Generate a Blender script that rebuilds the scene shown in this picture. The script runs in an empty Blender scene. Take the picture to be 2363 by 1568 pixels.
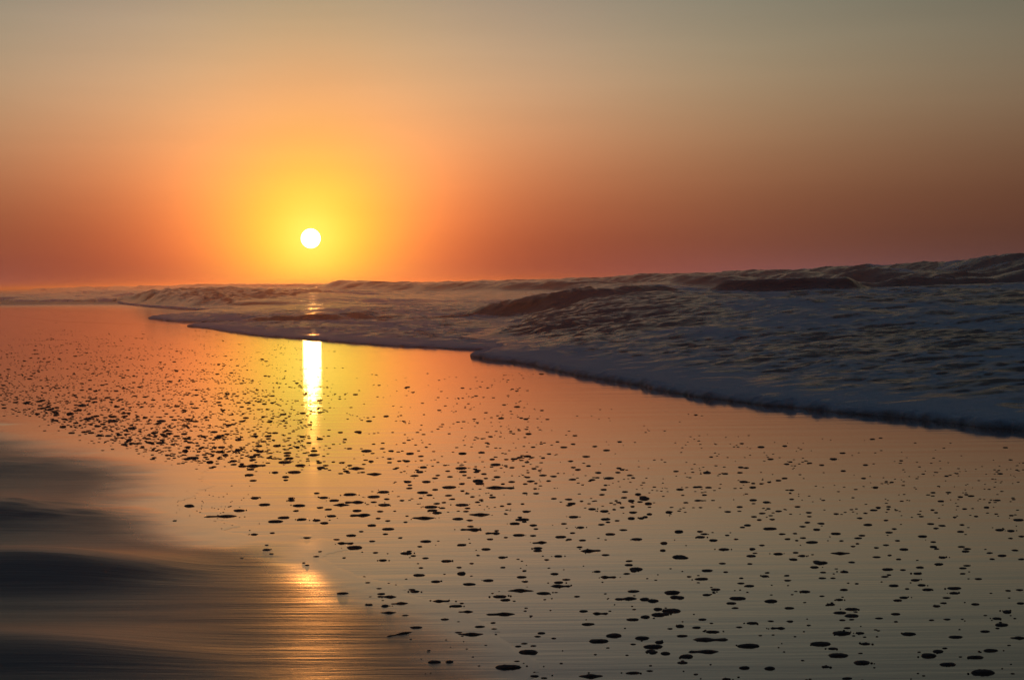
import bpy, math, random
import numpy as np
random.seed(7); RNG = np.random.default_rng(11)
scn = bpy.context.scene
COL = scn.collection

# ------------------------------------------------------------------ camera
F, CX, CY = 4410.0, 1181.5, 784.0          # focal length and centre in the measured picture (2363 wide)
CAM_H, ROLL = 0.8, math.radians(0.6)
PITCH = math.atan(129.0 / F)
cam_d = bpy.data.cameras.new("camera"); cam = bpy.data.objects.new("camera", cam_d); COL.objects.link(cam)
from mathutils import Matrix, Vector
Rm = Matrix.Rotation(math.pi / 2 - PITCH, 3, 'X') @ Matrix.Rotation(-ROLL, 3, 'Z')
cam.matrix_world = Matrix.Translation((0, 0, CAM_H)) @ Rm.to_4x4()
cam_d.sensor_width = 36; cam_d.lens = 36 * F / 2363.0
cam_d.clip_start = 0.1; cam_d.clip_end = 20000
scn.camera = cam

def ray(px, py):
    v = Rm @ Vector(((px - CX) / F, -(py - CY) / F, -1.0)); v.normalize(); return v
def G(px, py, z=0.0):
    """ground point that is seen at a measured picture position"""
    v = ray(px, py); t = (z - CAM_H) / v.z
    return (v.x * t, v.y * t)

# ------------------------------------------------------------------ numpy helpers
def hash2(ix, iy, seed):
    h = (ix.astype(np.int64) * 374761393 + iy.astype(np.int64) * 668265263 + seed * 974634777) & 0xffffffff
    h = ((h ^ (h >> 13)) * 1274126177) & 0xffffffff
    return ((h ^ (h >> 16)) & 0xffff) / 65535.0
def vnoise(x, y, seed=0):
    ix = np.floor(x); iy = np.floor(y); fx = x - ix; fy = y - iy
    fx = fx * fx * fx * (fx * (fx * 6 - 15) + 10); fy = fy * fy * fy * (fy * (fy * 6 - 15) + 10)
    a = hash2(ix, iy, seed); b = hash2(ix + 1, iy, seed); c = hash2(ix, iy + 1, seed); d = hash2(ix + 1, iy + 1, seed)
    return (a + (b - a) * fx + (c - a) * fy + (a - b - c + d) * fx * fy) * 2 - 1
def fbm(x, y, seed=0, oct=4, gain=0.5):
    s = 0; a = 1.0
    for o in range(oct):
        s = s + a * vnoise(x + 13.7 * o, y - 7.3 * o, seed + o); a *= gain; x = x * 2.03; y = y * 2.03
    return s
def smooth(e0, e1, x):
    t = np.clip((x - e0) / (e1 - e0), 0, 1); return t * t * (3 - 2 * t)
def seg_dist(x, y, pts):
    """distance to an open polyline and the signed side of the nearest segment (+ = right of its direction)"""
    best = np.full(x.shape, 1e9); side = np.zeros(x.shape); along = np.zeros(x.shape); s0 = 0.0
    for (ax, ay), (bx, by) in zip(pts[:-1], pts[1:]):
        dx, dy = bx - ax, by - ay; L = math.hypot(dx, dy)
        if L < 1e-6: continue
        t = np.clip(((x - ax) * dx + (y - ay) * dy) / (L * L), 0, 1)
        d = np.hypot(x - ax - t * dx, y - ay - t * dy)
        m = d < best
        best = np.where(m, d, best)
        side = np.where(m, ((x - ax) * dy - (y - ay) * dx) / L, side)
        along = np.where(m, s0 + t * L, along); s0 += L
    return best, side, along, s0
def inside(x, y, poly):
    r = np.zeros(x.shape, bool)
    for (ax, ay), (bx, by) in zip(poly, poly[1:] + poly[:1]):
        if ay == by: continue
        m = (ay > y) != (by > y)
        r ^= m & (x < (bx - ax) * (y - ay) / (by - ay) + ax)
    return r

def mesh_np(name, co, faces, mat, smooth_=True, normals=None, tris=False):
    me = bpy.data.meshes.new(name)
    k = faces.shape[1]; n = len(faces)
    me.vertices.add(len(co)); me.vertices.foreach_set("co", np.ascontiguousarray(co, np.float32).ravel())
    me.loops.add(n * k); me.loops.foreach_set("vertex_index", np.ascontiguousarray(faces, np.int32).ravel())
    me.polygons.add(n)
    me.polygons.foreach_set("loop_start", np.arange(0, n * k, k, dtype=np.int32))
    me.update(calc_edges=True)
    me.polygons.foreach_set("use_smooth", np.full(n, smooth_, bool))
    if mat: me.materials.append(mat)
    if normals is not None:
        me.normals_split_custom_set_from_vertices([tuple(v) for v in normals])
    me.validate(); me.update()
    return me
def link(name, me, loc=(0, 0, 0)):
    o = bpy.data.objects.new(name, me); o.location = loc; COL.objects.link(o); return o
def tag(o, label=None, cat=None, group=None, kind=None):
    if label: o["label"] = label
    if cat: o["category"] = cat
    if group: o["group"] = group
    if kind: o["kind"] = kind
    return o

# ------------------------------------------------------------------ node helpers
class NT:
    def __init__(s, tree): s.t = tree; s.n = tree.nodes; s.l = tree.links
    def node(s, typ, **kw):
        n = s.n.new(typ)
        for k, v in kw.items(): setattr(n, k, v)
        return n
    def put(s, sock, v):
        if isinstance(v, bpy.types.NodeSocket): s.l.new(v, sock)
        else: sock.default_value = v
    def math(s, op, a, b=None, clamp=False):
        n = s.node("ShaderNodeMath", operation=op, use_clamp=clamp); s.put(n.inputs[0], a)
        if b is not None: s.put(n.inputs[1], b)
        return n.outputs[0]
    def noise(s, vec, scale, detail=3, rough=0.5, dim='3D'):
        n = s.node("ShaderNodeTexNoise", noise_dimensions=dim); s.l.new(vec, n.inputs["Vector"])
        n.inputs["Scale"].default_value = scale; n.inputs["Detail"].default_value = detail; n.inputs["Roughness"].default_value = rough
        return n.outputs["Fac"]
    def mapping(s, vec, scale=(1, 1, 1), rot=(0, 0, 0)):
        n = s.node("ShaderNodeMapping"); s.l.new(vec, n.inputs["Vector"]); n.inputs["Scale"].default_value = scale; n.inputs["Rotation"].default_value = rot
        return n.outputs[0]
    def ramp(s, fac, stops):
        n = s.node("ShaderNodeValToRGB"); s.l.new(fac, n.inputs[0]); e = n.color_ramp.elements
        while len(e) < len(stops): e.new(0.5)
        for el, (p, c) in zip(e, stops):
            el.position = p; el.color = (c, c, c, 1) if isinstance(c, float) else (*c, 1)
        return n.outputs[0]
    def bump(s, h, strength, dist, normal=None):
        n = s.node("ShaderNodeBump"); n.inputs["Strength"].default_value = strength; n.inputs["Distance"].default_value = dist
        s.l.new(h, n.inputs["Height"])
        if normal is not None: s.l.new(normal, n.inputs["Normal"])
        return n.outputs[0]
def new_mat(name):
    m = bpy.data.materials.new(name); m.use_nodes = True; nt = NT(m.node_tree)
    b = nt.n["Principled BSDF"]; out = nt.n["Material Output"]
    return m, nt, b, out

NISHITA = 0.004; SUN_L = 60.0; LAMP = 0.006; FILM_A = 0.05
HAZE_D = 0.004; HAZE_C = (0.92, 0.74, 0.66, 1); HAZE_G = 0.6; HAZE_H = 5.0; EXPO = 0.0
NISHITA = 0.0006; SUN_L = 50.0; LAMP = 0.10; FILM_A = 0.066
HAZE_D = 0.0017; HAZE_C = (1.0, 0.62, 0.47, 1); HAZE_G = 0.89; HAZE_H = 3.4
FALL = 0.011

# ------------------------------------------------------------------ sky: dusk sky as a function of direction, sun low over the sea
SUN_V = ray(717, 550)
SUN_EL = math.degrees(math.asin(SUN_V.z)); SUN_AZ = math.degrees(math.atan2(SUN_V.x, SUN_V.y))
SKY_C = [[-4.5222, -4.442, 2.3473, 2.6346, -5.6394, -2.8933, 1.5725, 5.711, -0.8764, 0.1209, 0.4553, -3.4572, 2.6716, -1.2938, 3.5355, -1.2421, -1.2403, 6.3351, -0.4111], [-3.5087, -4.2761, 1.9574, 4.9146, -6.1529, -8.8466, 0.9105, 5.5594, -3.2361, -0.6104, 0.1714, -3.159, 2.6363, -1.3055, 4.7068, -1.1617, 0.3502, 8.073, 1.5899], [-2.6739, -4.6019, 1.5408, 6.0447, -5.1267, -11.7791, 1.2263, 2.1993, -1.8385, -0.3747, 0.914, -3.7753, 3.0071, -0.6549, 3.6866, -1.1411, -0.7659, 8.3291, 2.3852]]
w = bpy.data.worlds.new("World"); scn.world = w; w.use_nodes = True
nt = NT(w.node_tree); bg = nt.n["Background"]
tc = nt.node("ShaderNodeTexCoord"); sx = nt.node("ShaderNodeSeparateXYZ"); nt.l.new(tc.outputs["Generated"], sx.inputs[0])
el = nt.math('MAXIMUM', nt.math('MULTIPLY', nt.math('ARCSINE', sx.outputs[2]), 180 / math.pi), 0.0)
az = nt.math('MULTIPLY', nt.math('ARCTAN2', sx.outputs[0], sx.outputs[1]), 180 / math.pi)
u = nt.math('SUBTRACT', az, SUN_AZ)
u = nt.math('SUBTRACT', nt.math('MODULO', nt.math('ADD', u, 540.0), 360.0), 180.0)
ua = nt.math('ABSOLUTE', u)
def ex(a): return nt.math('EXPONENT', a)
def gau(a, s): return ex(nt.math('MULTIPLY', nt.math('MULTIPLY', a, a), -1.0 / (s * s)))
def dec(a, s): return ex(nt.math('MULTIPLY', a, -1.0 / s))
def mul(a, b): return nt.math('MULTIPLY', a, b)
def sq(a): return nt.math('MULTIPLY', a, a)
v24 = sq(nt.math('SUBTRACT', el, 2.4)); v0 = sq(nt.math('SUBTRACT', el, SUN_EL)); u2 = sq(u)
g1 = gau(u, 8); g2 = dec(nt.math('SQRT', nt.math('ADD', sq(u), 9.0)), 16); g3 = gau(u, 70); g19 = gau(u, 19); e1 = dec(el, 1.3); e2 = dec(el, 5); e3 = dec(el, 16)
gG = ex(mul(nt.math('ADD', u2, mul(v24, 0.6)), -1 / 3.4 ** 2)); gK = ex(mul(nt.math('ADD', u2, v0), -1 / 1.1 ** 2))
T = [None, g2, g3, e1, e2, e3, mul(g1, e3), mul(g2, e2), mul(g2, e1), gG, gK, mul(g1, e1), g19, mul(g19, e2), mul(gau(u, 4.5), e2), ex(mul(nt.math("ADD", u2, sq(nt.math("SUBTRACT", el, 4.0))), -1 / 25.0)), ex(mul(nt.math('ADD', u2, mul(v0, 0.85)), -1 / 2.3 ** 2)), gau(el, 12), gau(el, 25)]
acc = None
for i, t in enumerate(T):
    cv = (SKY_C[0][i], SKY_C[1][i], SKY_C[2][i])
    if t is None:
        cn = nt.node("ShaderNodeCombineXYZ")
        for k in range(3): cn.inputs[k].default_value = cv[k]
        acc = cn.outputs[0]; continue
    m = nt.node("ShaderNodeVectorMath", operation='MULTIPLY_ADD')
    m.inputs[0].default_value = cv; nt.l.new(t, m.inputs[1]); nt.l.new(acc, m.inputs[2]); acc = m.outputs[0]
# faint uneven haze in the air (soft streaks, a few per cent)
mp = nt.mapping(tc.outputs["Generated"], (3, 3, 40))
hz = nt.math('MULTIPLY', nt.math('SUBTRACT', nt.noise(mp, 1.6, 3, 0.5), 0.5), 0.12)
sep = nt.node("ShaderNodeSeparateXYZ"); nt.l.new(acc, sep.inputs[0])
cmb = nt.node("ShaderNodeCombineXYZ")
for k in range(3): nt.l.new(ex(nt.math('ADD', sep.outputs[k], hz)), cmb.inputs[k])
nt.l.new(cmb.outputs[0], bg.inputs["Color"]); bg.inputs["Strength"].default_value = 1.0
sky = nt.node("ShaderNodeTexSky", sky_type='NISHITA'); sky.sun_disc = False
sky.sun_elevation = math.radians(SUN_EL); sky.sun_rotation = math.radians(SUN_AZ); sky.dust_density = 4.0
bg2 = nt.node("ShaderNodeBackground"); nt.l.new(sky.outputs[0], bg2.inputs["Color"]); bg2.inputs["Strength"].default_value = NISHITA
ad = nt.node("ShaderNodeAddShader"); nt.l.new(bg.outputs[0], ad.inputs[0]); nt.l.new(bg2.outputs[0], ad.inputs[1])
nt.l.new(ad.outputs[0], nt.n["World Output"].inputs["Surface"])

# the sun's disc, a glowing ball far beyond the sea
m, nt, b, out = new_mat("sun_glow")
em = nt.node("ShaderNodeEmission"); em.inputs["Color"].default_value = (1.0, 0.56, 0.18, 1); em.inputs["Strength"].default_value = SUN_L
lw = nt.node('ShaderNodeLayerWeight'); lw.inputs['Blend'].default_value = 0.5
limb = nt.ramp(lw.outputs['Facing'], [(0.45, 1.0), (0.80, 0.02)])
nt.l.new(nt.math('MULTIPLY', limb, SUN_L), em.inputs['Strength'])
nt.l.new(em.outputs[0], out.inputs["Surface"])
import bmesh
bm = bmesh.new(); bmesh.ops.create_uvsphere(bm, u_segments=48, v_segments=32, radius=1.0)
me = bpy.data.meshes.new("sun"); bm.to_mesh(me); bm.free(); me.materials.append(m)
me.polygons.foreach_set("use_smooth", [True] * len(me.polygons))
SD = 7000.0
sun = link("sun", me, Vector((0, 0, CAM_H)) + SUN_V * SD); sun.scale = (SD * 23.0 / F,) * 3
tag(sun, "glowing white sun disc low over the hazy sea horizon", "sun")
ld = bpy.data.lights.new("sun_light", 'SUN'); ld.energy = LAMP; ld.angle = math.radians(0.25); ld.color = (1.0, 0.34, 0.07)
lo = bpy.data.objects.new("sun_light", ld); COL.objects.link(lo)
lo.rotation_euler = Vector((-ray(717, 590))).to_track_quat('-Z', 'Y').to_euler()

# ------------------------------------------------------------------ materials
def wet_material(name, base, r0, r1, fine, streak, streak2, attr=None, coat=0.22, fall_deg=1.0):
    """dark wet sand under a film of water: mirror-like, with very small slopes"""
    m, nt, b, out = new_mat(name)
    tc = nt.node("ShaderNodeTexCoord"); P = tc.outputs["Object"]
    grain = nt.noise(P, 180, 3, 0.6)
    patch = nt.noise(P, 0.9, 4, 0.55)
    mix = nt.node("ShaderNodeMix", data_type='RGBA'); nt.l.new(nt.math('ADD', nt.math('MULTIPLY', grain, 0.6), nt.math('MULTIPLY', patch, 0.4)), mix.inputs[0])
    mix.inputs[6].default_value = (*[c * 0.6 for c in base], 1); mix.inputs[7].default_value = (*[c * 1.5 for c in base], 1)
    nt.l.new(mix.outputs[2], b.inputs["Base Color"])
    b.inputs["IOR"].default_value = 1.36;  b.inputs["Coat IOR"].default_value = 1.33
    b.inputs["Coat Roughness"].default_value = r0
    band = nt.noise(nt.mapping(P, (0.35, 1.5, 1), (0, 0, 0.05)), 1.0, 3, 0.5)
    if attr:
        at = nt.node("ShaderNodeAttribute", attribute_name=attr); k = at.outputs["Fac"]
        rr = nt.math('ADD', nt.math('MULTIPLY', k, nt.math('ADD', nt.math('MULTIPLY', band, 0.10), r1 - r0 - 0.05)), r0)
    else:
        k = None; rr = nt.math('ADD', nt.math('MULTIPLY', band, r1 - r0), r0)
    nt.l.new(rr, b.inputs["Roughness"])
    if attr: nt.l.new(nt.math('MULTIPLY', nt.math('SUBTRACT', 1.0, k, True), coat), b.inputs['Coat Weight'])
    else: b.inputs['Coat Weight'].default_value = coat
    def sc(v): return nt.math('MULTIPLY', v, k) if k is not None else v
    s1 = sc(nt.noise(nt.mapping(P, (0.7, 6.0, 1), (0, 0, 0.06)), 1.0, 4, 0.55))
    # the beach falls away towards the sea, a fraction of a degree
    sp = nt.node("ShaderNodeSeparateXYZ"); nt.l.new(P, sp.inputs[0])
    fall = nt.math('EXPONENT', nt.math('MULTIPLY', nt.math('MAXIMUM', sp.outputs[1], 0.0), -1 / 30.0))
    n0 = nt.bump(fall, 1.0, 30.0 * FALL * fall_deg)
    if attr:                                     # the film itself lies level
        ge = nt.node("ShaderNodeNewGeometry"); mv = nt.node("ShaderNodeMix", data_type='VECTOR')
        nt.l.new(k, mv.inputs[0]); nt.l.new(n0, mv.inputs[4]); nt.l.new(ge.outputs["Normal"], mv.inputs[5]); n0 = mv.outputs[1]
    n1 = nt.bump(s1, 1.0, streak, n0)
    s2 = sc(nt.noise(nt.mapping(P, (3.0, 34.0, 1), (0, 0, -0.04)), 1.0, 3, 0.6))
    n2 = nt.bump(s2, 1.0, streak2, n1)
    n3 = nt.bump(sc(nt.noise(P, 260, 2, 0.5)), 1.0, fine, n2)
    nt.l.new(n3, b.inputs["Normal"]); nt.l.new(n3, b.inputs["Coat Normal"])
    return m
M_SAND = wet_material("wet_sand", (0.105, 0.060, 0.036), 0.03, 0.062, 0.00001, 0.0011, 0.00018)
M_FILM = wet_material("shallow_water", (0.040, 0.030, 0.024), 0.055, 0.32, 0.00022, 0.0036, 0.0012, "depth", 0.22, 1.0)

def sea_material():
    m, nt, b, out = new_mat("sea_water")
    tc = nt.node("ShaderNodeTexCoord"); P = tc.outputs["Object"]
    b.inputs["Base Color"].default_value = (0.010, 0.018, 0.028, 1); b.inputs["IOR"].default_value = 1.33
    b.inputs["Roughness"].default_value = 0.18
    n1 = nt.noise(nt.mapping(P, (0.45, 2.8, 1)), 5.0, 6, 0.68)
    n2 = nt.noise(nt.mapping(P, (0.45, 1.6, 1)), 13.0, 3, 0.6)
    nb = nt.bump(n2, 0.9, 0.008, nt.bump(n1, 1.0, 0.024))
    nt.l.new(nb, b.inputs["Normal"])
    fo = nt.node("ShaderNodeBsdfPrincipled"); fo.inputs["Base Color"].default_value = (0.56, 0.60, 0.61, 1); fo.inputs["Roughness"].default_value = 0.6
    fo.inputs["Specular IOR Level"].default_value = 0.25
    fn = nt.noise(P, 42, 4, 0.65); nt.l.new(nt.bump(fn, 1.0, 0.02, nb), fo.inputs["Normal"])
    at = nt.node("ShaderNodeAttribute", attribute_name="foam")
    web = nt.node("ShaderNodeTexVoronoi", feature='DISTANCE_TO_EDGE'); web.inputs["Scale"].default_value = 2.4
    dm = nt.node("ShaderNodeVectorMath", operation='ADD'); nz = nt.node("ShaderNodeTexNoise"); nz.inputs["Scale"].default_value = 2.0; nt.l.new(P, nz.inputs["Vector"])
    nt.l.new(P, dm.inputs[0]); nt.l.new(nz.outputs["Color"], dm.inputs[1]); nt.l.new(dm.outputs[0], web.inputs["Vector"])
    k = nt.math('SUBTRACT', nt.math('ADD', nt.noise(nt.mapping(P, (0.35, 2.4, 1)), 2.6, 6, 0.7), at.outputs["Fac"]), nt.math('MULTIPLY', web.outputs["Distance"], 0.8))
    fac = nt.ramp(k, [(0.52, 0.0), (0.78, 1.0)])
    mx = nt.node("ShaderNodeMixShader"); nt.l.new(fac, mx.inputs[0]); nt.l.new(b.outputs[0], mx.inputs[1]); nt.l.new(fo.outputs[0], mx.inputs[2])
    nt.l.new(mx.outputs[0], out.inputs["Surface"])
    return m
M_SEA = sea_material()

m, nt, b, out = new_mat("foam"); M_FOAM = m
tc = nt.node("ShaderNodeTexCoord"); P = tc.outputs["Object"]
b.inputs["Roughness"].default_value = 0.55; b.inputs["Specular IOR Level"].default_value = 0.3
mix = nt.node("ShaderNodeMix", data_type='RGBA'); nt.l.new(nt.noise(P, 9, 4, 0.6), mix.inputs[0])
mix.inputs[6].default_value = (0.30, 0.34, 0.37, 1); mix.inputs[7].default_value = (0.62, 0.67, 0.70, 1); nt.l.new(mix.outputs[2], b.inputs["Base Color"])
nt.l.new(nt.bump(nt.noise(P, 60, 4, 0.7), 1.0, 0.012), b.inputs["Normal"])

m, nt, b, out = new_mat("foam_fleck"); M_FLECK = m
tc = nt.node("ShaderNodeTexCoord"); P = tc.outputs["Object"]
mix = nt.node("ShaderNodeMix", data_type='RGBA'); nt.l.new(nt.noise(P, 7, 3, 0.6), mix.inputs[0])
mix.inputs[6].default_value = (0.055, 0.030, 0.020, 1); mix.inputs[7].default_value = (0.13, 0.075, 0.048, 1); nt.l.new(mix.outputs[2], b.inputs["Base Color"])
b.inputs["Roughness"].default_value = 0.5; b.inputs["IOR"].default_value = 1.2

# ------------------------------------------------------------------ wet sand: one sheet out to the horizon
ys = np.concatenate([np.linspace(-12, 2, 8), np.geomspace(2.2, 2400, 60)])
xs = np.concatenate([-np.geomspace(1500, 1, 24), [0], np.geomspace(1, 1500, 24)])
X, Y = np.meshgrid(xs, ys); R_, C_ = X.shape
idx = np.arange(R_ * C_).reshape(R_, C_)
quads = np.stack([idx[:-1, :-1], idx[:-1, 1:], idx[1:, 1:], idx[1:, :-1]], -1).reshape(-1, 4)
o = link("wet_sand", mesh_np("wet_sand", np.stack([X, Y, 0 * X], -1).reshape(-1, 3), quads, M_SAND)); tag(o, kind="structure", label="mirror-smooth wet sand reflecting the orange sunset sky")

# ------------------------------------------------------------------ thin film of moving water, bottom left
edge = [G(*p) for p in [(-900, 800), (-300, 880), (-60, 925), (0, 945), (60, 972), (115, 1000), (210, 1024), (300, 1046), (420, 1062), (470, 1090), (440, 1130), (470, 1180), (600, 1225), (740, 1250), (860, 1295), (950, 1352), (1030, 1420), (1110, 1500), (1200, 1600), (1300, 1900), (1300, 2600)]]
poly = edge + [(-4, 0.3), (-45, 2), (-60, 20)]
yy = np.concatenate([np.arange(1.2, 12, 0.02), np.arange(12, 32, 0.06)]); tt = np.concatenate([np.linspace(-1.3, -0.47, 90), np.linspace(-0.46, math.tan(math.radians(5)), 380)])
X = yy[:, None] * tt[None, :]; Y = np.repeat(yy[:, None], len(tt), 1)
wx = X + 0.10 * fbm(X * 2, Y * 2, 71); wy = Y + 0.10 * fbm(X * 2 + 9, Y * 2, 72)
ins = inside(wx, wy, poly); dd = seg_dist(wx, wy, edge)[0]; dd = np.where(ins, dd, 0)
left = smooth(0.1, 1.15, dd / (Y / 8)) * smooth(-0.13, -0.27, X / Y + 0.012 * vnoise(Y * 1.3, X * .3, 55))
warp = 0.14 * vnoise(X * 0.7, Y * 0.5, 5) + 0.02 * X
ph = 2 * math.pi * (np.log(Y + warp * 0.6) / 0.243) + 0.35
crest = (0.5 + 0.5 * np.cos(ph)) ** 1.6
amp = FILM_A * (Y / 6.0) * (0.8 + 0.4 * vnoise(X * 0.7 + 3, Y * 0.9, 17))
Z = 0.0005 + 0.0014 * smooth(0.1, 0.8, dd) + left * amp * crest
Z += smooth(0.1, 1.2, dd) * (0.0011 * vnoise(X * 1.1, Y * 6, 31) + 0.0007 * vnoise(X * 2.3, Y * 14 + X * 2, 32))
R_, C_ = X.shape; idx = np.arange(R_ * C_).reshape(R_, C_)
keep = (ins[:-1, :-1] | ins[1:, :-1] | ins[:-1, 1:] | ins[1:, 1:]).ravel()
quads = np.stack([idx[:-1, :-1], idx[:-1, 1:], idx[1:, 1:], idx[1:, :-1]], -1).reshape(-1, 4)[keep]
Z = np.where(ins, np.maximum(Z, 0.0004), 0.0003)
me = mesh_np("shallow_water", np.stack([X, Y, Z], -1).reshape(-1, 3), quads, M_FILM)
at = me.attributes.new("depth", 'FLOAT', 'POINT'); at.data.foreach_set("value", smooth(0, 0.7, dd / np.maximum(Y / 8, .3) * 1.25).astype(np.float32).ravel())
o = link("shallow_water", me); tag(o, kind="structure", label="thin rippled film of retreating water over the sand")

# the same film lies far up the beach, below the far waves
F_front = [G(*p) for p in [(1000, 778), (640, 762), (460, 752), (300, 747), (150, 742), (60, 732), (0, 724), (-250, 716)]]
F_poly = F_front + [(-60, 200), (0, 160)]
yy = np.geomspace(30, 200, 260); tt = np.linspace(math.tan(math.radians(-24)), 0.02, 160)
X = yy[:, None] * tt[None, :]; Y = np.repeat(yy[:, None], len(tt), 1)
ins = inside(X, Y, F_poly); dd = np.where(ins, seg_dist(X, Y, F_front)[0], 0)
Z = np.where(ins, 0.002 + 0.02 * smooth(0, 20, dd) * (0.5 + 0.5 * vnoise(X * .25, Y * .3, 77)), 0.0006)
R_, C_ = X.shape; idx = np.arange(R_ * C_).reshape(R_, C_)
quads = np.stack([idx[:-1, :-1], idx[:-1, 1:], idx[1:, 1:], idx[1:, :-1]], -1).reshape(-1, 4)
quads = quads[ins.ravel()[quads].any(1)]
me = mesh_np("shallow_water", np.stack([X, Y, Z], -1).reshape(-1, 3), quads, M_FILM)
at = me.attributes.new("depth", 'FLOAT', 'POINT'); at.data.foreach_set("value", (1.1 * smooth(0, 28, dd)).astype(np.float32).ravel())
o = link("shallow_water", me); tag(o, kind="structure", label="calm pale film of water below the far left waves")

# ------------------------------------------------------------------ the sea: a height field
SH = math.radians(15.3); cs, sn = math.cos(SH), math.sin(SH)      # the shore runs away to the upper left
def CA(x, y): return x * cs + y * sn, y * cs - x * sn              # distance seaward, distance along the shore
def XY(c, a): return (c * cs - a * sn, c * sn + a * cs)
A_px = [(3000, 1085), (2650, 1022), (2363, 989), (2250, 978), (2120, 965), (1990, 953), (1850, 938), (1740, 929), (1660, 920), (1580, 905), (1470, 886), (1352, 866), (1270, 850), (1181, 836), (1120, 829), (1085, 821), (1105, 813), (1145, 806), (1125, 797), (1058, 787), (1085, 776), (1115, 765), (1105, 752), (1066, 742)]
A_front = [(7, 5.0)] + [G(*p) for p in A_px]
A_back = [(-0.4, 45), (1.2, 48), (4.0, 50), (8, 54), (14, 62), (30, 84), (60, 100)]
A_poly = A_front + A_back + [(60, 5)]
B_front = [G(*p) for p in [(1700, 900), (1400, 846), (1181, 813), (1145, 807), (1090, 805), (1000, 800), (850, 793), (750, 785), (690, 780), (650, 776), (590, 770), (540, 766), (500, 758), (450, 752), (480, 747), (530, 744)]]
B_poly = B_front + [(-4, 80), (40, 120), (60, 30)]
C_front = [G(*p) for p in [(900, 746), (700, 745), (600, 744), (520, 744), (480, 743), (440, 742), (400, 739), (367, 734), (395, 729), (440, 724), (480, 719)]]
C_poly = C_front + [(-8, 110), (60, 140), (60, 40)]
D_front = [G(*p) for p in [(980, 712), (800, 714), (660, 716), (600, 716), (540, 717), (475, 717), (425, 713), (350, 707), (290, 702), (258, 698)]]
D_poly = D_front + [(-24, 116), (0, 150), (60, 160), (60, 60)]
E_front = [(-8, 95), (-20, 113), G(270, 695), G(200, 695.6), G(100, 696), G(0, 696.5), (-54, 200), (-123, 450), (-684, 2480)]
E_poly = E_front + [(1400, 2480), (400, 100), (20, 60)]

ys = np.concatenate([np.arange(6.5, 20, .03), np.arange(20, 50, .07), np.arange(50, 100, .2), np.arange(100, 250, .6), np.geomspace(250, 2450, 200)])
tt = np.linspace(math.tan(math.radians(-25)), math.tan(math.radians(27)), 960)
X = ys[:, None] * tt[None, :]; Y = np.repeat(ys[:, None], len(tt), 1)
cc, aa = CA(X, Y)
pre = (cc > 1.2) | (Y > 90)
x = X[pre]; y = Y[pre]; c = cc[pre]; a = aa[pre]
sc = np.clip(y / 14, 0.5, 8)
wx = x + 0.10 * sc * fbm(x * 1.6 / sc, y * 1.6 / sc, 3, 3); wy = y + 0.16 * sc * fbm(x * 1.6 / sc + 40, y * 1.6 / sc, 4, 3)
base = 0.03 + 0.42 * smooth(3, 26, c)
H = np.full(x.shape, -1.0)
def sheet(front, poly, fn):
    i = inside(wx, wy, poly); d = np.zeros(x.shape)
    d[i] = seg_dist(wx[i], wy[i], front)[0]
    h = np.where(i, fn(d), -1.0)
    return i, d, h
iE, dE, hE = sheet(E_front, E_poly, lambda d: 0.10 * (1 - np.exp(-d / 0.3)) + base)
iD, dD, hD = sheet(D_front, D_poly, lambda d: 0.10 * (1 - np.exp(-d / 0.2)) + base * smooth(0, 10, d) + (0.56 + 0.10 * fbm(a * .12, c * .3, 8, 3)) * smooth(0, 1.4, d) * (1 - 0.75 * smooth(4.5, 13, d)) * smooth(0.0, -17.0, x + 2.0) * smooth(-27.0, -15.0, x))
iC, dC, hC = sheet(C_front, C_poly, lambda d: 0.05 * (1 - np.exp(-d / 0.08)) + base * smooth(0, 8, d) + 0.10 * smooth(0, 1.0, d))
iB, dB, hB = sheet(B_front, B_poly, lambda d: 0.035 * (1 - np.exp(-d / 0.05)) + base * smooth(0, 9, d) + 0.02 * smooth(0, 1, d))
wA = 2.8 + 5.0 * smooth(33, 14, a)
iA, dA, hA = sheet(A_front + A_back, A_poly, lambda d: 0.045 * (1 - np.exp(-d / 0.04)) + (0.54 + 0.06 * fbm(a * .5, c * .5, 9, 3)) * np.where(d / wA < 0.75, d / wA, 1 - 0.25 * np.exp(-np.maximum(d / wA - 0.75, 0) / 0.25)) + 0.25 * smooth(8, 16, d))
for h in (hE, hD, hC, hB, hA): H = np.maximum(H, h)
wet = H > -0.5
rid_id = np.zeros(x.shape, int); rid_mx = np.full(x.shape, 0.10)
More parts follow.
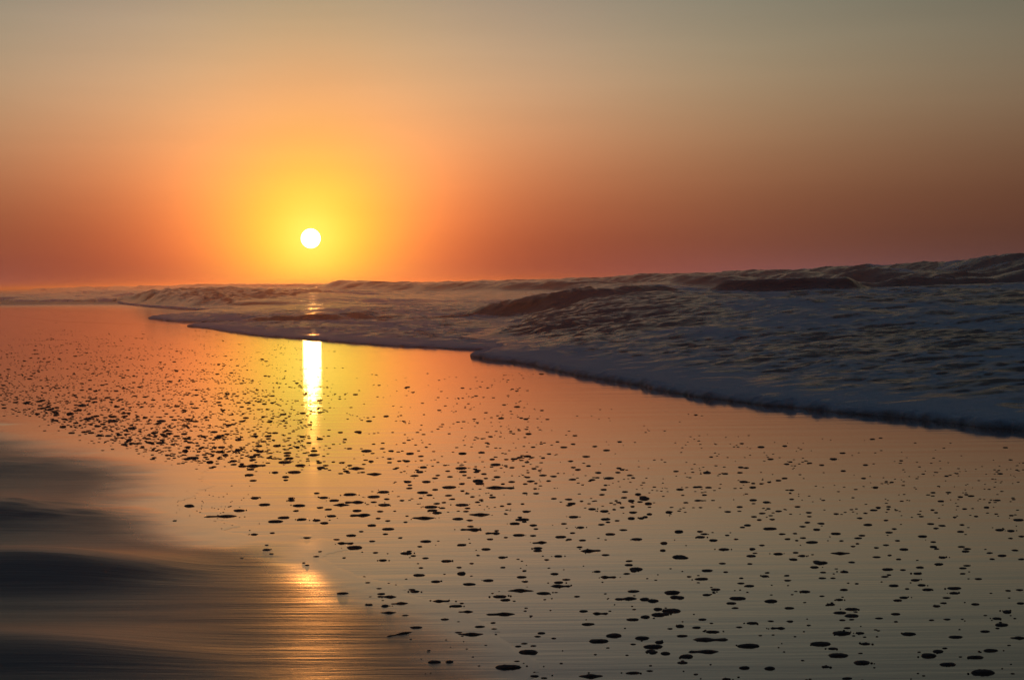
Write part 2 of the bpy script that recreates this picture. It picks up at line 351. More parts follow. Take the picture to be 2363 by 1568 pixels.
def ridge(pts, h, wf, wb, seed, lump=0.3, ls=0.35, ident=0, ends=0.12, wob=0.5):
    """a breaking crest along a line: steep towards the shore / camera, long behind"""
    global H, rid_id, rid_mx
    near = np.zeros(x.shape, bool)
    xs_ = [p[0] for p in pts]; ys_ = [p[1] for p in pts]; pad = 3 * max(wf, wb) + 2
    near = wet & (x > min(xs_) - pad) & (x < max(xs_) + pad) & (y > min(ys_) - pad) & (y < max(ys_) + pad)
    xx = x[near]; yy_ = y[near]
    xx = xx + wob * fbm(xx * ls * .5, yy_ * ls * .5, seed, 2); yy_ = yy_ + wob * fbm(xx * ls * .5 + 20, yy_ * ls * .5, seed + 3, 2)
    d, s, t, L = seg_dist(xx, yy_, pts)
    prof = np.where(s < 0, np.exp(-(d / wf) ** 2), np.exp(-(d / wb) ** 2))
    e = smooth(0, ends * L, t) * smooth(L, L - ends * L, t)
    h_ = h[near] if isinstance(h, np.ndarray) else h
    k = h_ * prof * e * (1 + lump * fbm(t * ls, d * 0.1 * ls, seed + 5, 4, 0.55)) + h_ * 0.05 * prof ** 2 * e * np.maximum(0, fbm(t * 5 * ls + 7, d * 4 * ls, seed + 6, 5, 0.65) - 0.1)
    H[near] += k
    if ident:
        m = k > np.maximum(0.22 * h_, rid_mx[near]); r = rid_id[near]; r[m] = ident; rid_id[near] = r
        q = rid_mx[near]; q[m] = k[m]; rid_mx[near] = q
def shore_line(c0, a0, a1, n=14, wob=0.6, seed=1):
    return [XY(c0 + wob * math.sin(i * 0.55 + seed) * (1 + a / 120), a) for i, a in enumerate(np.geomspace(a0, a1, n))]
# crests are drawn from far to near so that the shore / camera side lies left of the line's direction (s < 0)
def rev(p): return p[::-1]
ridge(shore_line(30, 13, 1900, 40, 0.45, 1), 0.86 * (1 - 0.5 * smooth(40, 105, a)), 1.6, 5.0, 21, 0.05, 0.25, 1, 0.002)
ridge(shore_line(25.5, 16, 75, 12, 0.7, 4), 0.42, 0.8, 3.0, 31, 0.4, 0.45, 2)
ridge([(4.0, 39.6), (4.6, 39.0), (5.3, 38.4), (6.0, 38.2), (7.0, 37.6)][::-1], 0.24, 0.26, 1.2, 41, 0.12, 0.7, 3, 0.15, 0.2)
ridge([(2.2, 38.5), (2.9, 39.2), (3.4, 39.6)][::-1], 0.12, 0.3, 0.8, 47, 0.4, 0.9, 0, 0.3, 0.2)
ridge([(4.5, 52), (9, 50), (15, 49)][::-1], 0.22, 0.5, 1.5, 49, 0.5, 0.7, 0, 0.25, 0.4)
ridge([G(545, 746), G(640, 747), G(740, 746), G(860, 741)][::-1], 0.10, 0.25, 1.0, 51, 0.4, 0.5, 4, 0.12, 0.2)
ridge(shore_line(17, 75, 260, 12, 1.0, 6), 0.12, 0.9, 3.0, 61, 0.5, 0.3)
ridge(shore_line(21, 60, 150, 12, 1.0, 8), 0.30, 0.8, 3.0, 66, 0.5, 0.3)
ridge(shore_line(12, 130, 420, 12, 1.0, 3), 0.2, 1.2, 4.0, 71, 0.4, 0.2)
ridge(shore_line(22, 150, 900, 16, 1.5, 5), 0.5, 1.5, 5.0, 76, 0.4, 0.2)
ridge(shore_line(48, 60, 1800, 26, 1.5, 2), 0.22, 2.0, 7.0, 81, 0.35, 0.15, 0, 0.03)
ridge(shore_line(75, 90, 1900, 26, 2.5, 7), 0.25, 3.0, 9.0, 86, 0.35, 0.12, 0, 0.03)
ridge([(3.2, 38.6), (2.2, 38.2), (1.5, 38.2), (0.9, 38.7), (0.2, 39.6), (-0.5, 40.6), (-1.3, 41.6)], 0.30, 0.42, 1.5, 91, 0.2, 0.8, 6, 0.42, 0.15)
# chop, growing with distance from the front
dmin = np.where(iA, dA, np.where(iB, dB, np.where(iC, dC, np.where(iD, dD, dE))))
ch = smooth(0.05, 1.2, dmin)
H += ch * (0.011 * fbm(x * 1.6, y * 2.6, 101, 4, 0.6) + 0.012 * fbm(x * 0.6, y * 0.9, 111, 3, 0.5)) * (1 + 0.6 * smooth(20, 34, c) * 3) + ch * 0.011 * fbm(x * 3.4, y * 4.6, 131, 3, 0.6) * smooth(60, 30, y) + ch * 0.035 * fbm(x * 0.5, y * 0.35, 141, 4, 0.6) * smooth(38, 90, y)
H += np.where(iD & ~iC & ~iB & ~iA, 0.11 * fbm(x * 0.8, y * 0.45, 161, 4, 0.62), 0) * smooth(0, 1.2, dD) * smooth(14, 8, dD) * smooth(0, -10, x)
steepA = iA & (a > 20) & (x < 3.0) & (dA < 4.2)
H += np.where(iA, 0.034 * fbm(x * 1.4, y * 2.6, 121, 4, 0.6), 0) * smooth(0, .8, dA) * smooth(5.0, 3.0, dA) * smooth(3.4, 1.2, x) * smooth(20, 26, a)
rid_id[(iD) & (dD < 9) & (x < -4) & (rid_id == 0) & ~iC & ~iB] = 5
rid_id[steepA & (rid_id == 0) & (y < 46) & (y > 20.5)] = 6
foam = 0.13 + 0.32 * smooth(0.9, 0.0, dmin / np.clip(y / 16, .7, 1.6)) - 0.35 * (iD & ~iC & ~iB & ~iA) * smooth(14, 6, dD) + 0.06 * (iA) + 0.08 * (rid_id == 0)
foam = foam + 0.40 * fbm(c * 0.7, a * 0.05, 151, 3, 0.55) * smooth(34, 60, a) + 0.22 * fbm(c * 1.6, a * 0.25, 153, 3, 0.6) * smooth(60, 30, a) * smooth(0.8, 3, dmin)
Z = np.full(X.shape, -1.0); Z[pre] = np.where(wet, H, -1.0)
ID = np.zeros(X.shape, int); ID[pre] = rid_id
FO = np.zeros(X.shape); FO[pre] = foam
okv = Z > -0.5
Z = np.where(okv, Z, -0.02)
# shared normals so the pieces join without a seam
P3 = np.stack([X, Y, Z], -1)
du = np.zeros_like(P3); dv = np.zeros_like(P3)
du[:, 1:-1] = P3[:, 2:] - P3[:, :-2]; du[:, 0] = P3[:, 1] - P3[:, 0]; du[:, -1] = P3[:, -1] - P3[:, -2]
dv[1:-1] = P3[2:] - P3[:-2]; dv[0] = P3[1] - P3[0]; dv[-1] = P3[-1] - P3[-2]
N = np.cross(du, dv); N /= np.linalg.norm(N, axis=-1, keepdims=True)
R_, C_ = X.shape; idx = np.arange(R_ * C_).reshape(R_, C_)
quads = np.stack([idx[:-1, :-1], idx[:-1, 1:], idx[1:, 1:], idx[1:, :-1]], -1).reshape(-1, 4)
fok = okv.ravel()[quads].any(1)
quads = quads[fok]; fid = np.max(ID.ravel()[quads], axis=1)
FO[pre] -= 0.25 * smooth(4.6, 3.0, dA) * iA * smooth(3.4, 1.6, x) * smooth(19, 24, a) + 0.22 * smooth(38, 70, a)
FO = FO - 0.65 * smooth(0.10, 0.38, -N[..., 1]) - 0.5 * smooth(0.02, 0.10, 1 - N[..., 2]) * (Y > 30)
Pf = P3.reshape(-1, 3); Nf = N.reshape(-1, 3); Ff = FO.ravel()
WAVES = {0: ("sea", None, None),
 1: ("breaking_wave", "long hazy line of tall breakers rising above the horizon at the right", "wave"),
 2: ("breaking_wave", "low dark swell in front of the tall hazy breakers", "wave"),
 3: ("breaking_wave", "short nearly black curling wave in the middle of the grey surf", "wave"),
 4: ("breaking_wave", "thin dark ripple line inside the pale wash below the sun", "wave"),
 5: ("breaking_wave", "brown breaking wave whose pointed tip runs onto the sand at the far left", "wave"),
 6: ("breaking_wave", "dark rounded wave crest with a ragged left edge beside the sun's reflection", "wave")}
for k, (nm, lab, cat) in WAVES.items():
    q = quads[fid == k]
    if len(q) == 0: continue
    uq, inv = np.unique(q, return_inverse=True)
    co = Pf[uq]; org = np.array([0, 0, 0]) if k == 0 else np.array([*co[:, :2].mean(0), 0.0])
    me = mesh_np(nm, co, inv.reshape(-1, 4), M_SEA, True, Nf[uq])
    at = me.attributes.new("foam", 'FLOAT', 'POINT'); at.data.foreach_set("value", Ff[uq].astype(np.float32))
    o = link(nm, me)
    if k == 0: tag(o, kind="structure", label="grey foamy sea in the evening light")
    else: tag(o, lab, cat, "waves rolling in to the beach")

# ------------------------------------------------------------------ foamy leading edges of the water sheets
def foam_edge(front, rad, hgt, step, seed, label, i0=0):
    pts = np.array(front); seg = np.hypot(*np.diff(pts, axis=0).T); s = np.concatenate([[0], np.cumsum(seg)])
    n = int(s[-1] / step); t = np.linspace(0, s[-1], n)
    # corner-softened line
    px = np.interp(t, s, pts[:, 0]); py = np.interp(t, s, pts[:, 1]); kw = max(3, int(0.35 * (s[-1] / len(pts)) / step)) | 1
    ker = np.hanning(kw + 2)[1:-1]; ker /= ker.sum()
    px = np.convolve(np.pad(px, kw // 2, mode='edge'), ker, 'valid'); py = np.convolve(np.pad(py, kw // 2, mode='edge'), ker, 'valid')
    scl = np.clip(py / 14, .5, 8)
    qx = px - 0.10 * scl * fbm(px * 1.6 / scl, py * 1.6 / scl, 3, 3); qy = py - 0.16 * scl * fbm(px * 1.6 / scl + 40, py * 1.6 / scl, 4, 3)
    tx = np.gradient(qx); ty = np.gradient(qy); L = np.hypot(tx, ty) + 1e-9; nx, ny = -ty / L, tx / L
    K = 13; ang = np.linspace(-0.25, math.pi + 0.25, K)
    T_, A_ = np.meshgrid(t, ang, indexing='ij')
    q = 1 / rad
    w0 = 0.8 + 0.25 * fbm(t * q * .35, t * 0, seed, 3); h0 = 0.9 + 0.16 * fbm(t * q * .5 + 5, t * 0, seed + 1, 3)
    lump = 1 + 0.13 * fbm(T_ * q * 0.9, A_ * 1.2, seed + 2, 4, 0.5)
    endf = np.clip(np.minimum(t, t[-1] - t) / (8 * rad), 0.05, 1)
    off = rad * w0[:, None] * np.cos(A_) * lump * endf[:, None]; z = hgt * h0[:, None] * np.sin(A_) * lump * endf[:, None]
    co = np.stack([qx[:, None] + nx[:, None] * off, qy[:, None] + ny[:, None] * off, z], -1)
    idx = np.arange(n * K).reshape(n, K)
    q4 = np.stack([idx[:-1, :-1], idx[1:, :-1], idx[1:, 1:], idx[:-1, 1:]], -1).reshape(-1, 4)
    o = link("foam_edge", mesh_np("foam_edge", co.reshape(-1, 3), q4, M_FOAM)); tag(o, label, "foam", "foamy edges of the incoming water"); return o
foam_edge(A_front[1:], 0.075, 0.048, 0.012, 201, "thick lumpy foam lip along the nearest water edge, running to the right side")
foam_edge(B_front[2:], 0.12, 0.034, 0.02, 211, "thin foam lip of the pale wash that meets the top of the sun's reflection")
foam_edge(C_front[4:], 0.12, 0.05, 0.03, 221, "small foam lip with a pointed tip left of the sun's reflection, middle of three")
foam_edge(D_front[3:], 0.25, 0.08, 0.06, 231, "foam lip at the foot of the far left breaking wave")

# ------------------------------------------------------------------ foam flecks left lying on the wet sand
# (crop x, crop y, width, [height]) read off three enlarged views of the beach
V4 = """160,180,30;185,217,20;210,270,30;305,283,60;345,245,20;395,270,25;445,283,30;550,298,45;640,262,22;610,313,30;950,292,40;1010,330,30;1030,360,60;1085,366,22;1000,203,25;980,238,22;1130,328,40;1330,300,25;1295,322,25;1410,263,35;1240,262,25;1285,243,20;1375,232,22;1465,245,25;1535,315,40;1650,280,40;1725,232,25;1585,258,28;330,342,30,16;435,327,32;435,348,25;490,340,25;250,382,90;345,413,85;205,405,25;160,410,25;120,345,22;40,350,28;50,377,45;75,365,30;210,365,30;290,358,20;625,375,42;605,401,42;575,422,40;690,436,32;705,420,25;835,380,65;845,400,45;855,420,25;880,433,20;775,428,30;760,396,25;915,385,25;920,402,30;965,412,32;975,437,25;1205,347,28;1245,382,30;1275,393,25;1295,420,38;1355,426,35;1450,341,32;1465,376,28;1490,388,36;1550,367,32;1605,405,40;1600,433,25;1665,436,55;1720,380,30;1740,388,28;1715,404,32;1780,420,30;1800,434,24;1460,443,40;1325,451,25;1225,453,40;1195,468,25;1255,465,20;535,456,45;548,475,25;548,492,35;640,456,50;690,500,38;770,487,80;840,467,38;930,452,60,18;940,466,50;845,507,25;870,522,25;900,540,25;620,516,65;765,533,38;788,553,30;610,548,22;700,578,35;740,572,25;730,603,30;665,597,75;675,617,55;700,630,55;840,586,75;950,557,25;930,570,30;1055,490,155;1070,468,22;1120,456,35;1010,543,40;1005,530,20;1195,520,30;1250,495,25;1255,522,32;1355,551,35;1440,555,40;1455,578,45;1440,588,30;1510,565,22;1635,500,40;1625,528,30;1645,475,20;1755,512,32;1750,545,35;1720,572,30;1740,600,30;1705,562,20;400,513,65;345,540,70;210,527,75;65,545,50;25,520,30;125,561,55;235,571,105;165,586,90;405,586,70;420,553,32;345,570,30;45,601,38;90,611,40;250,618,55;380,622,36;270,644,110;110,648,50;370,661,32;425,675,30;25,672,45;70,687,48;335,700,50;425,721,70;410,749,28;220,757,58;275,735,25;138,780,36;190,801,95;240,825,85,20;335,789,34;495,770,25;355,853,30;398,896,45;180,882,20;25,875,35;45,848,25;620,659,130;525,682,24;820,664,65;885,672,36;865,622,30;935,640,118;890,706,36;890,724,115,16;1010,745,85;1035,730,26;1000,778,36;1085,768,22;1160,755,65;1180,668,80;1165,655,26;1190,680,30;1135,690,58;1240,700,42;1255,720,26;1240,758,36;1200,623,42;1180,580,22;1105,580,26;1065,592,22;1465,653,58;1410,691,32;1505,712,42;1460,743,28;1395,765,62;1440,779,34;1515,784,40;1645,666,55;1660,682,26;1620,696,40;1640,621,50;1570,609,44;1695,612,22;1710,674,26;1670,750,58;1745,726,40;1790,664,24;1800,628,42;1820,778,60;530,857,68;545,845,25;568,871,36;640,790,65;605,819,28;840,810,52;635,884,36;755,900,60;975,834,52;930,868,22;895,914,24;1065,880,45;1070,936,30;1275,797,82;1265,828,52;1265,842,48;1380,873,46;1315,893,26;1565,843,112;1500,822,34;1645,866,40;1775,900,36;1775,922,46;1765,971,38;1600,959,42;1665,990,90;1360,972,46;1425,1004,40;1385,1020,56;1395,1041,105;1175,990,54;1190,955,30;1195,1015,36;990,1009,62;880,1030,72;840,970,52,18;825,936,30;600,979,65;695,1015,55;575,1071,54;610,938,24;1170,1066,140;1300,1081,80;1055,1099,80;1085,1118,58;1485,1099,30;1760,1112,120;1800,1070,70;170,1082,70;390,1085,50;420,1101,108;375,1055,32;310,1022,30;318,1146,46;490,1139,98;410,1153,45,18;425,1190,92;520,1205,38;725,1125,95;805,1153,72;840,1137,24;860,1185,82;1055,1198,155;745,1228,48;585,1273,72;490,1311,120;885,1311,150,20;820,1301,40;940,1269,60;1015,1246,30;1020,1281,34;1285,1304,44;1355,1333,30;1520,1181,52;1620,1194,88;1800,1228,72;1545,1254,76;1695,1318,92,24;1610,1349,110,22;1800,1366,30;1155,1378,40;1190,1362,32;1240,1375,30;1210,1411,108,26;1150,1462,36;1100,1497,145,30;685,1467,76,20;770,1466,46,20;1245,1545,52;1300,1555,36;1565,1545,130,22;1800,1527,80"""
V5 = """15,883,62;10,1320,65;110,485,35;160,488,36;150,405,45;255,411,36;335,405,28;340,375,34;370,378,28;355,456,42;410,559,42;485,571,42;100,561,40;90,486,36;135,530,28;270,624,36;333,597,34;380,700,42;350,711,28;460,633,32;415,652,32;445,669,30;518,667,28;552,621,32;495,607,26;505,719,76;570,749,36;603,777,38;110,735,36;135,749,36;115,766,52;185,784,50;265,756,22;313,778,26;245,835,62;405,833,34,18;400,872,54;460,812,28;390,916,32;238,914,38;150,954,66;255,962,30;122,1001,76;50,988,26;343,996,24;343,1025,40;390,1040,54;200,1060,52;150,1090,46;325,1110,92,18;288,1137,54;310,1163,38;512,1125,76,18;612,1164,54;125,1228,46;405,1248,62;95,1273,52;333,1271,34;545,1277,82;510,1237,32;180,1297,80;175,1341,190,22;388,1376,130,24;130,1408,160,20;40,1435,80,22;15,1470,60;362,1499,60,18;505,1502,62,20;88,1535,30;260,1562,50;625,503,28;625,554,28;658,596,32;720,629,32;725,651,22;715,684,36;688,707,32;765,724,42;790,690,38;875,636,30;875,747,56;740,795,68;690,771,32;655,785,20;645,746,24;550,860,52;648,853,36;686,871,42;636,891,46;475,985,42;490,966,30;600,982,32;603,1009,38;700,1072,62;790,911,76,18;755,935,50;765,902,40;900,857,105,14;965,907,36;920,961,46;803,964,30;795,996,40;857,996,26;990,1027,22;920,1061,46;893,1117,42;845,1144,48;905,787,22;1010,660,32;1040,632,22;1085,615,38;1110,600,30;1055,697,52;1000,772,40;1020,757,32;995,803,26;970,818,22;1095,488,30,18;1100,826,28;1102,878,38;1155,811,30;1170,740,40;1200,720,30;1175,868,26;1227,890,30;1257,835,52;1165,947,62;1150,988,40;1250,950,34;1200,1038,58;1273,1056,26;1220,786,26;1155,672,26;1170,596,30;1168,610,22;1345,936,42;1333,970,46;1318,1007,52;1355,1035,46;1387,1060,62;1255,1105,48;1220,1121,48;1210,1197,52;1115,1221,40;1210,1240,24;965,1170,78;900,1190,78;965,1207,82,18;910,1231,36;962,1228,30;938,1275,40;905,1305,100,24;1010,1304,50;1280,1309,82,18;1038,1364,56;790,1365,112,24;855,1391,52;885,1429,112,24;1018,1470,92,24;815,1493,46;938,1558,60;720,1260,24;1405,692,36;1470,702,38;1435,717,30;1360,762,50;1420,793,30;1418,820,42;1438,832,26;1472,880,42;1452,918,50;1575,735,40;1580,697,28;1578,820,36;1610,832,38;1600,846,42;1610,926,36;1583,940,40;1585,971,30;1540,1053,78;1535,1080,52;1495,1106,38;1480,1136,38;1440,1153,42;1655,1142,46;1675,1000,40;1735,855,34;1750,889,28;1805,870,52;1878,840,36;1855,773,26;1855,731,42;1793,726,48;1900,670,56;1915,762,30;1915,890,38;1840,1066,32;1905,1062,40;1910,1137,44;1835,1185,48,20;1775,1222,52;1800,1258,80,18;1780,1277,22;1710,1295,54;1895,1331,90;1497,1227,40;1545,1326,80;1738,1402,86,18;1655,1440,90,18;1447,1407,60,18;1390,1431,92,26;1500,1480,90,20;1695,1525,130,34;1352,651,26;1540,655,24;1465,565,36;1570,541,30;1605,528,22;1505,516,28;1420,517,26;1720,600,30,20;1595,608,26;1437,629,22;1415,614,24;1780,560,30;1857,645,24;1660,650,24;860,329,42;915,395,30;1040,362,26;1030,437,28;600,357,30;620,345,22;550,449,32;410,465,24;405,490,28;455,467,22;500,458,20;588,256,30;348,242,24;455,261,40;1187,459,22;1240,338,20;1795,411,30;1495,424,22"""
V3 = """990,657,50,16;1155,712,160,14;1250,681,60;915,735,25;1335,615,45;1385,650,60;1330,806,36;1395,887,42;1420,908,28;1425,798,22;1265,931,28;1395,862,20;1440,738,80;1485,718,62;1580,727,50;1550,682,30;1565,655,68;1605,823,34;1590,955,18;1608,967,26;1525,617,36;1525,628,36;1495,505,36;1495,522,26;1440,482,36;1325,524,34;1305,495,46;1340,447,105;1010,406,62;1100,428,40,18;1120,452,24;1220,422,40;1225,440,32;1265,437,26;1075,402,24;970,370,34,20;985,348,30;1065,293,26;965,280,34;1140,298,40;1160,350,40;1115,372,26;1245,365,28;1355,343,36;1360,372,40;1320,400,40;1325,415,34;1405,305,24;1380,320,28;1440,275,30;1490,428,70;1540,480,70;1570,445,55;1640,390,50;1670,430,30;1120,270,36;650,335,34;672,318,30;690,330,36;660,325,24;680,310,30;690,250,50;655,262,30;840,327,45;830,225,30;845,213,50;885,278,36;905,335,30;775,305,30;565,290,36;520,290,34;625,285,26;330,243,36,18;285,210,36;460,201,45;595,213,50;590,190,40;510,240,34;365,175,40,26;250,140,30;270,150,30;255,155,24;205,110,30;225,105,30;430,132,50;135,118,30;375,275,30;440,270,30;810,295,26;805,405,26;640,300,22;615,278,22;1145,115,24;1150,130,22;1220,230,26;1075,110,22;960,155,24;870,175,20;720,205,24;640,150,22"""
FL = []
for src, ox, oy, k in ((V4, 720.0, 923.1, 0.4116), (V5, 1569.2, 923.1, 0.4115), (V3, 0.0, 876.9, 0.4410)):
    for rec in src.split(";"):
        v = [float(t) for t in rec.split(",")]
        wpx = v[2] * k; hpx = (v[3] if len(v) > 3 else min(17.0, 7.5 + 0.085 * v[2])) * k
        FL.append((ox + v[0] * k, oy + v[1] * k, wpx, hpx))
# the strip between the enlarged views, and a few at the bottom edge
for _ in range(34):
    y_ = random.uniform(1130, 1560); wz = (0.018 + 0.030 * random.random() ** 2) * 4410 / (3528 / (y_ - 655)); FL.append((random.uniform(1452, 1572), y_, wz, 5 + wz * .1))
FL.sort(key=lambda r: -r[2] * r[3])
BIG, SMALL = FL[:300], FL[300:]

def dome(lobes, seg, rings, seed, rough):
    """lumpy flattened dome of foam: outline is the union of round lobes, edge on the ground; unit half-width"""
    rg = random.Random(seed)
    co = []; fs = []
    th = [2 * math.pi * i / seg for i in range(seg)]
    rad = []
    for t in th:
        r = 0
        for (lx, lr) in lobes:                       # reach of each lobe along this direction
            ct = math.cos(t); b = lx * ct; disc = b * b - (lx * lx - lr * lr)
            if disc > 0: r = max(r, b + math.sqrt(disc))
        rad.append(max(r, 0.18))
    ph = [rg.uniform(0, 6.28) for _ in range(4)]
    rad = [r * (1 + rough * (math.sin(3 * t + ph[0]) * .5 + math.sin(5 * t + ph[1]) * .35 + math.sin(9 * t + ph[2]) * .25)) for r, t in zip(rad, th)]
    for j in range(rings):
        f = 1 - j / rings; z = (1 - f ** 2.6) ** 0.55
        if j == 0: z = -0.15
        for i, t in enumerate(th):
            bl = 1 + 0.16 * math.sin(7 * t + 5 * f + ph[3]) * math.sin(6 * f + ph[1]) + rg.uniform(-.08, .08) * (j > 0)
            co.append((rad[i] * f * math.cos(t), rad[i] * f * math.sin(t), z * bl))
    co.append((0, 0, 1.0))
    for j in range(rings - 1):
        for i in range(seg):
            a = j * seg + i; b = j * seg + (i + 1) % seg
            fs.append((a, b, b + seg, a + seg))
    for i in range(seg): fs.append(((rings - 1) * seg + i, (rings - 1) * seg + (i + 1) % seg, len(co) - 1))
    return co, fs
def lobes_for(kind, rg):
    if kind == "streak":
        n = rg.randint(5, 8); return [(-0.82 + 1.64 * i / (n - 1), rg.uniform(0.20, 0.30)) for i in range(n)]
    if kind == "pair": return [(-0.42, rg.uniform(.42, .58)), (0.3, rg.uniform(.5, .68)), (0.0, .4)]
    return [(0, 0.9), (rg.uniform(-.3, -.1), .7), (rg.uniform(.1, .3), .75)]
PROTO = {}
for kind, cnt in (("streak", 9), ("pair", 7), ("round", 10)):
    for q in range(cnt):
        rg = random.Random(hash((cnt, q)) % 9999); lb = lobes_for(kind, rg)
        co, fs = dome(lb, 36 if kind != "round" else 28, 6, q * 7 + cnt, 0.10 if kind != "streak" else 0.05)
        if kind == "streak":                          # bend and thicken the streak unevenly
            b1, b2 = rg.uniform(-.25, .25), rg.uniform(0, 6)
            co = [(x_, y_ + b1 * math.sin(2.4 * x_ + b2) * .5, z_ * (0.8 + .35 * math.sin(4 * x_ + b2))) for x_, y_, z_ in co]
        me = bpy.data.meshes.new("foam_fleck"); me.from_pydata(co, [], fs); me.polygons.foreach_set("use_smooth", [True] * len(me.polygons)); me.materials.append(M_FLECK)
        hx = max(abs(c_[0]) for c_ in co); hy = max(abs(c_[1]) for c_ in co)
        PROTO.setdefault(kind, []).append((me, hx, hy))
def dims(px, py, wpx, hpx):
    x_, y_ = G(px, py); sind = CAM_H / math.hypot(x_, y_); k = y_ / F
    wid = 1.1 * wpx * k; vis = 1.25 * hpx * k
    hgt = min(max(0.15 * wid, 0.003), 0.008); hgt = min(hgt, vis * 0.36)
    dep = max((vis - 1.6 * hgt) / sind, 0.35 * wid); dep = min(dep, 1.2 * wid)
    return x_, y_, wid, dep, hgt
def where_words(px, py):
    if py > 1500: row = "bottom edge"
    elif py > 1390: row = "nearest sand"
    elif py > 1280: row = "near sand"
    elif py > 1180: row = "halfway sand"
    elif py > 1085: row = "middle sand"
    else: row = "far sand"
    if px < 560: col = "beside the dark ripples"
    elif px < 690: col = "left of sun glitter"
    elif px < 760: col = "inside sun glitter"
    elif px < 1000: col = "right of sun glitter"
    elif px < 1400: col = "in centre"
    elif px < 1850: col = "right of centre"
    else: col = "near right edge"
    return row, col
SPECIAL = [((1100, 1497), "V4", "thick lumpy two-humped foam clump at the bottom edge, below the centre"),
           ((490, 1311), "V4", "tilted foam streak on near sand, right of the sun glitter"),
           ((885, 1311), "V4", "long curved foam streak with a raised left end on the near sand"),
           ((1055, 490), "V4", "thin very long foam line with a small bubble above it, mid foam field"),
           ((175, 1341), "V5", "longest flat foam streak on the near sand, directly above a second long streak"),
           ((130, 1408), "V5", "second long flat foam streak, lying directly below the longest one"),
           ((1695, 1525), "V5", "large pointed oval foam patch in the bottom right corner"),
           ((388, 1376), "V5", "large flat oval foam patch just right of the two longest streaks"),
           ((1155, 712), "V3", "long thin foam streak lying alone left of the sun's glitter beside the dark ripples"),
           ((1565, 1545), "V4", "flat wavy foam streak cut near the bottom edge, right of the two-humped clump")]
sp = []
for (a_, b_), v, lab in SPECIAL:
    ox, oy, k = {"V4": (720.0, 923.1, .4116), "V5": (1569.2, 923.1, .4115), "V3": (0, 876.9, .4410)}[v]
    sp.append((ox + a_ * k, oy + b_ * k, lab))
for i, (px, py, wpx, hpx) in enumerate(BIG):
    x_, y_, wid, dep, hgt = dims(px, py, wpx, hpx)
    ratio = wid / max(dep, 1e-4); aspect = wpx / hpx
    kind = "streak" if aspect > 5.6 else ("pair" if aspect > 3.6 and i % 2 else "round")
    me, hx, hy = random.choice(PROTO[kind])
    o = link("foam_fleck", me, (x_, y_, 0.0004))
    fx = random.choice((-1, 1))
    o.scale = (wid / 2 / hx, dep / 2 / hy, hgt); o.rotation_euler.z = random.uniform(-.12, .12) + (math.pi if fx < 0 else 0)
    shape = {"streak": "long thin foam streak", "pair": "double-lobed foam patch", "round": "small oval foam patch" if wpx < 22 else "broad oval foam patch"}[kind]
    row, col = where_words(px, py); lab = "dark %s on %s, %s" % (shape, row if row != "bottom edge" else "sand at bottom edge", col)
    for sx_, sy_, l_ in sp:
        if abs(sx_ - px) < 1 and abs(sy_ - py) < 1:
            lab = l_
            if 'tilted' in l_: o.rotation_euler.z = 0.85; o.scale.x *= 1.6; o.scale.y *= 0.5
    tag(o, lab, "foam", "foam flecks scattered over the wet sand")

# all the smaller flecks and bubbles, far too many to count
STEP = 0.08
def field():
    out = []
    def chain(px, py, n, s, lim):
        ang = random.uniform(0, 6.28)
        for _ in range(n):
            out.append((px, py, s * random.uniform(.5, 1.35)))
            k = 4410 / (3528 / max(py - 660, 20)); ang += random.gauss(0, .5)
            px += math.cos(ang) * STEP * k; py += math.sin(ang) * STEP * k * (py - 660) / 4410 * 1.2
    n = 0
    while n < 1800:                                    # the dense band on the left
        px = random.uniform(-80, 760); py = 738 + 330 * random.random() ** 0.8
        lim = 940 + 0.29 * px                          # edge of the rippled water
        if px < 450 and py > lim: continue
        if random.random() > (1 - max(0, px - 250) / 640) * (0.35 + 0.65 * smooth(735, 830, np.float64(py))): continue
        chain(px, py, random.choice((1, 1, 2, 3, 4)), 0.016, lim); n += 1
    for _ in range(260):                              # thinning towards the middle
        px = random.uniform(450, 1250); py = random.uniform(860, 1090); chain(px, py, random.choice((1, 1, 2, 3)), 0.017, 0)
    for _ in range(330):
        px = random.uniform(900, 2420); py = 0.0
        front = np.interp(px, [900, 1100, 1300, 1580, 1850, 2120, 2420], [800, 830, 860, 910, 945, 972, 1000])
        py = front + 40 + (1150 - front) * random.random() ** .8
        chain(px, py, random.choice((1, 1, 1, 2, 3)), 0.012, 0)
    for _ in range(260):                              # crumbs between the large flecks
        px = random.uniform(640, 2420); py = random.uniform(1080, 1600)
        if px < 640 + (py - 1080) * 0.7: continue
        chain(px, py, random.choice((1, 1, 2)), 0.007, 0)
    for _ in range(60):
        px = random.gauss(500, 55); py = random.gauss(1165, 32); out.append((px, py, random.uniform(.003, .007)))
    return out
cos_, fcs, nb = [], [], 0
def add_small(x_, y_, wid, dep, hgt, var):
    global nb
    seg = 9; rot = random.uniform(0, 6.28)
    rr = [1 + random.uniform(-.22, .22) for _ in range(seg)]
    base_i = nb
    for f, z in ((1.0, -0.05), (0.86, 0.55), (0.5, 0.92)):
        for i in range(seg):
            t = 2 * math.pi * i / seg; cos_.append((x_ + wid / 2 * rr[i] * f * math.cos(t), y_ + dep / 2 * rr[i] * f * math.sin(t), hgt * z)); nb += 1
    cos_.append((x_, y_, hgt)); nb += 1
    for j in range(2):
        for i in range(seg):
            a = base_i + j * seg + i; b = base_i + j * seg + (i + 1) % seg; fcs.append((a, b, b + seg, a + seg))
    for i in range(seg): fcs.append((base_i + 2 * seg + i, base_i + 2 * seg + (i + 1) % seg, nb - 1))
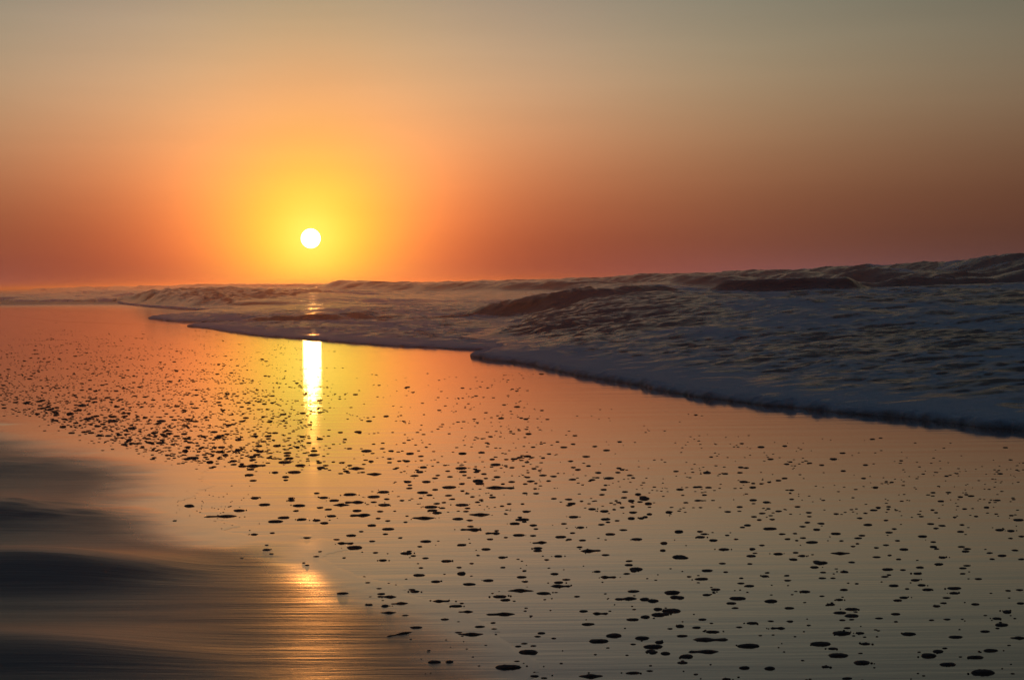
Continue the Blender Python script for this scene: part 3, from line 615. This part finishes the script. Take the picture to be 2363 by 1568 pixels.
for px, py, wpx, hpx in BIG:                              # bubbles clinging round the larger flecks
    x_, y_, wid, dep, hgt = dims(px, py, wpx, hpx)
    for _ in range(random.choice((0, 0, 1, 2, 3))):
        t = random.uniform(0, 6.28); q = random.uniform(1.15, 1.7); w2 = random.uniform(.003, .006)
        add_small(x_ + wid / 2 * q * math.cos(t), y_ + dep / 2 * q * math.sin(t), w2, w2, w2 * .45, 0)
for r in SMALL: add_small(*dims(*r), 0)
for px, py, s in field():
    if py < 700: continue
    x_, y_ = G(px, py); wid = s * (1 + 0.9 * (random.random() < .12)); add_small(x_, y_, wid, wid * random.uniform(.5, 1.1), min(max(.14 * wid, .0015), .006), 0)
me = bpy.data.meshes.new("foam_crumbs"); me.from_pydata(cos_, [], fcs); me.polygons.foreach_set("use_smooth", [True] * len(me.polygons)); me.materials.append(M_FLECK)
tag(link("foam_crumbs", me), "countless tiny dark foam crumbs and bubbles strewn over the wet sand", "foam", kind="stuff")

# ------------------------------------------------------------------ sea haze
if HAZE_D > 0:
    m, nt, b, out = new_mat("haze"); nt.n.remove(b)
    pv = nt.node("ShaderNodeVolumePrincipled"); pv.inputs["Density"].default_value = HAZE_D; pv.inputs["Color"].default_value = HAZE_C; pv.inputs["Anisotropy"].default_value = HAZE_G
    nt.l.new(pv.outputs[0], out.inputs["Volume"])
    bm = bmesh.new(); bmesh.ops.create_cube(bm, size=1.0)
    for v in bm.verts: v.co = Vector((v.co.x * 3200, 1240 + v.co.y * 2600, -1.2 + (v.co.z + .5) * HAZE_H))
    me = bpy.data.meshes.new("haze"); bm.to_mesh(me); bm.free(); me.materials.append(m)
    tag(link("haze", me), "thin warm sea haze over the beach and water", kind="stuff")

# ------------------------------------------------------------------ picture settings
vs = scn.view_settings; vs.view_transform = 'Standard'; vs.look = 'None'; vs.exposure = EXPO; vs.gamma = 1.0
scn.render.engine = 'CYCLES'
cy = scn.cycles; cy.max_bounces = 5; cy.diffuse_bounces = 2; cy.glossy_bounces = 3; cy.transmission_bounces = 2; cy.volume_bounces = 1
cy.sample_clamp_indirect = 12.0; cy.use_denoising = True; cy.caustics_reflective = False
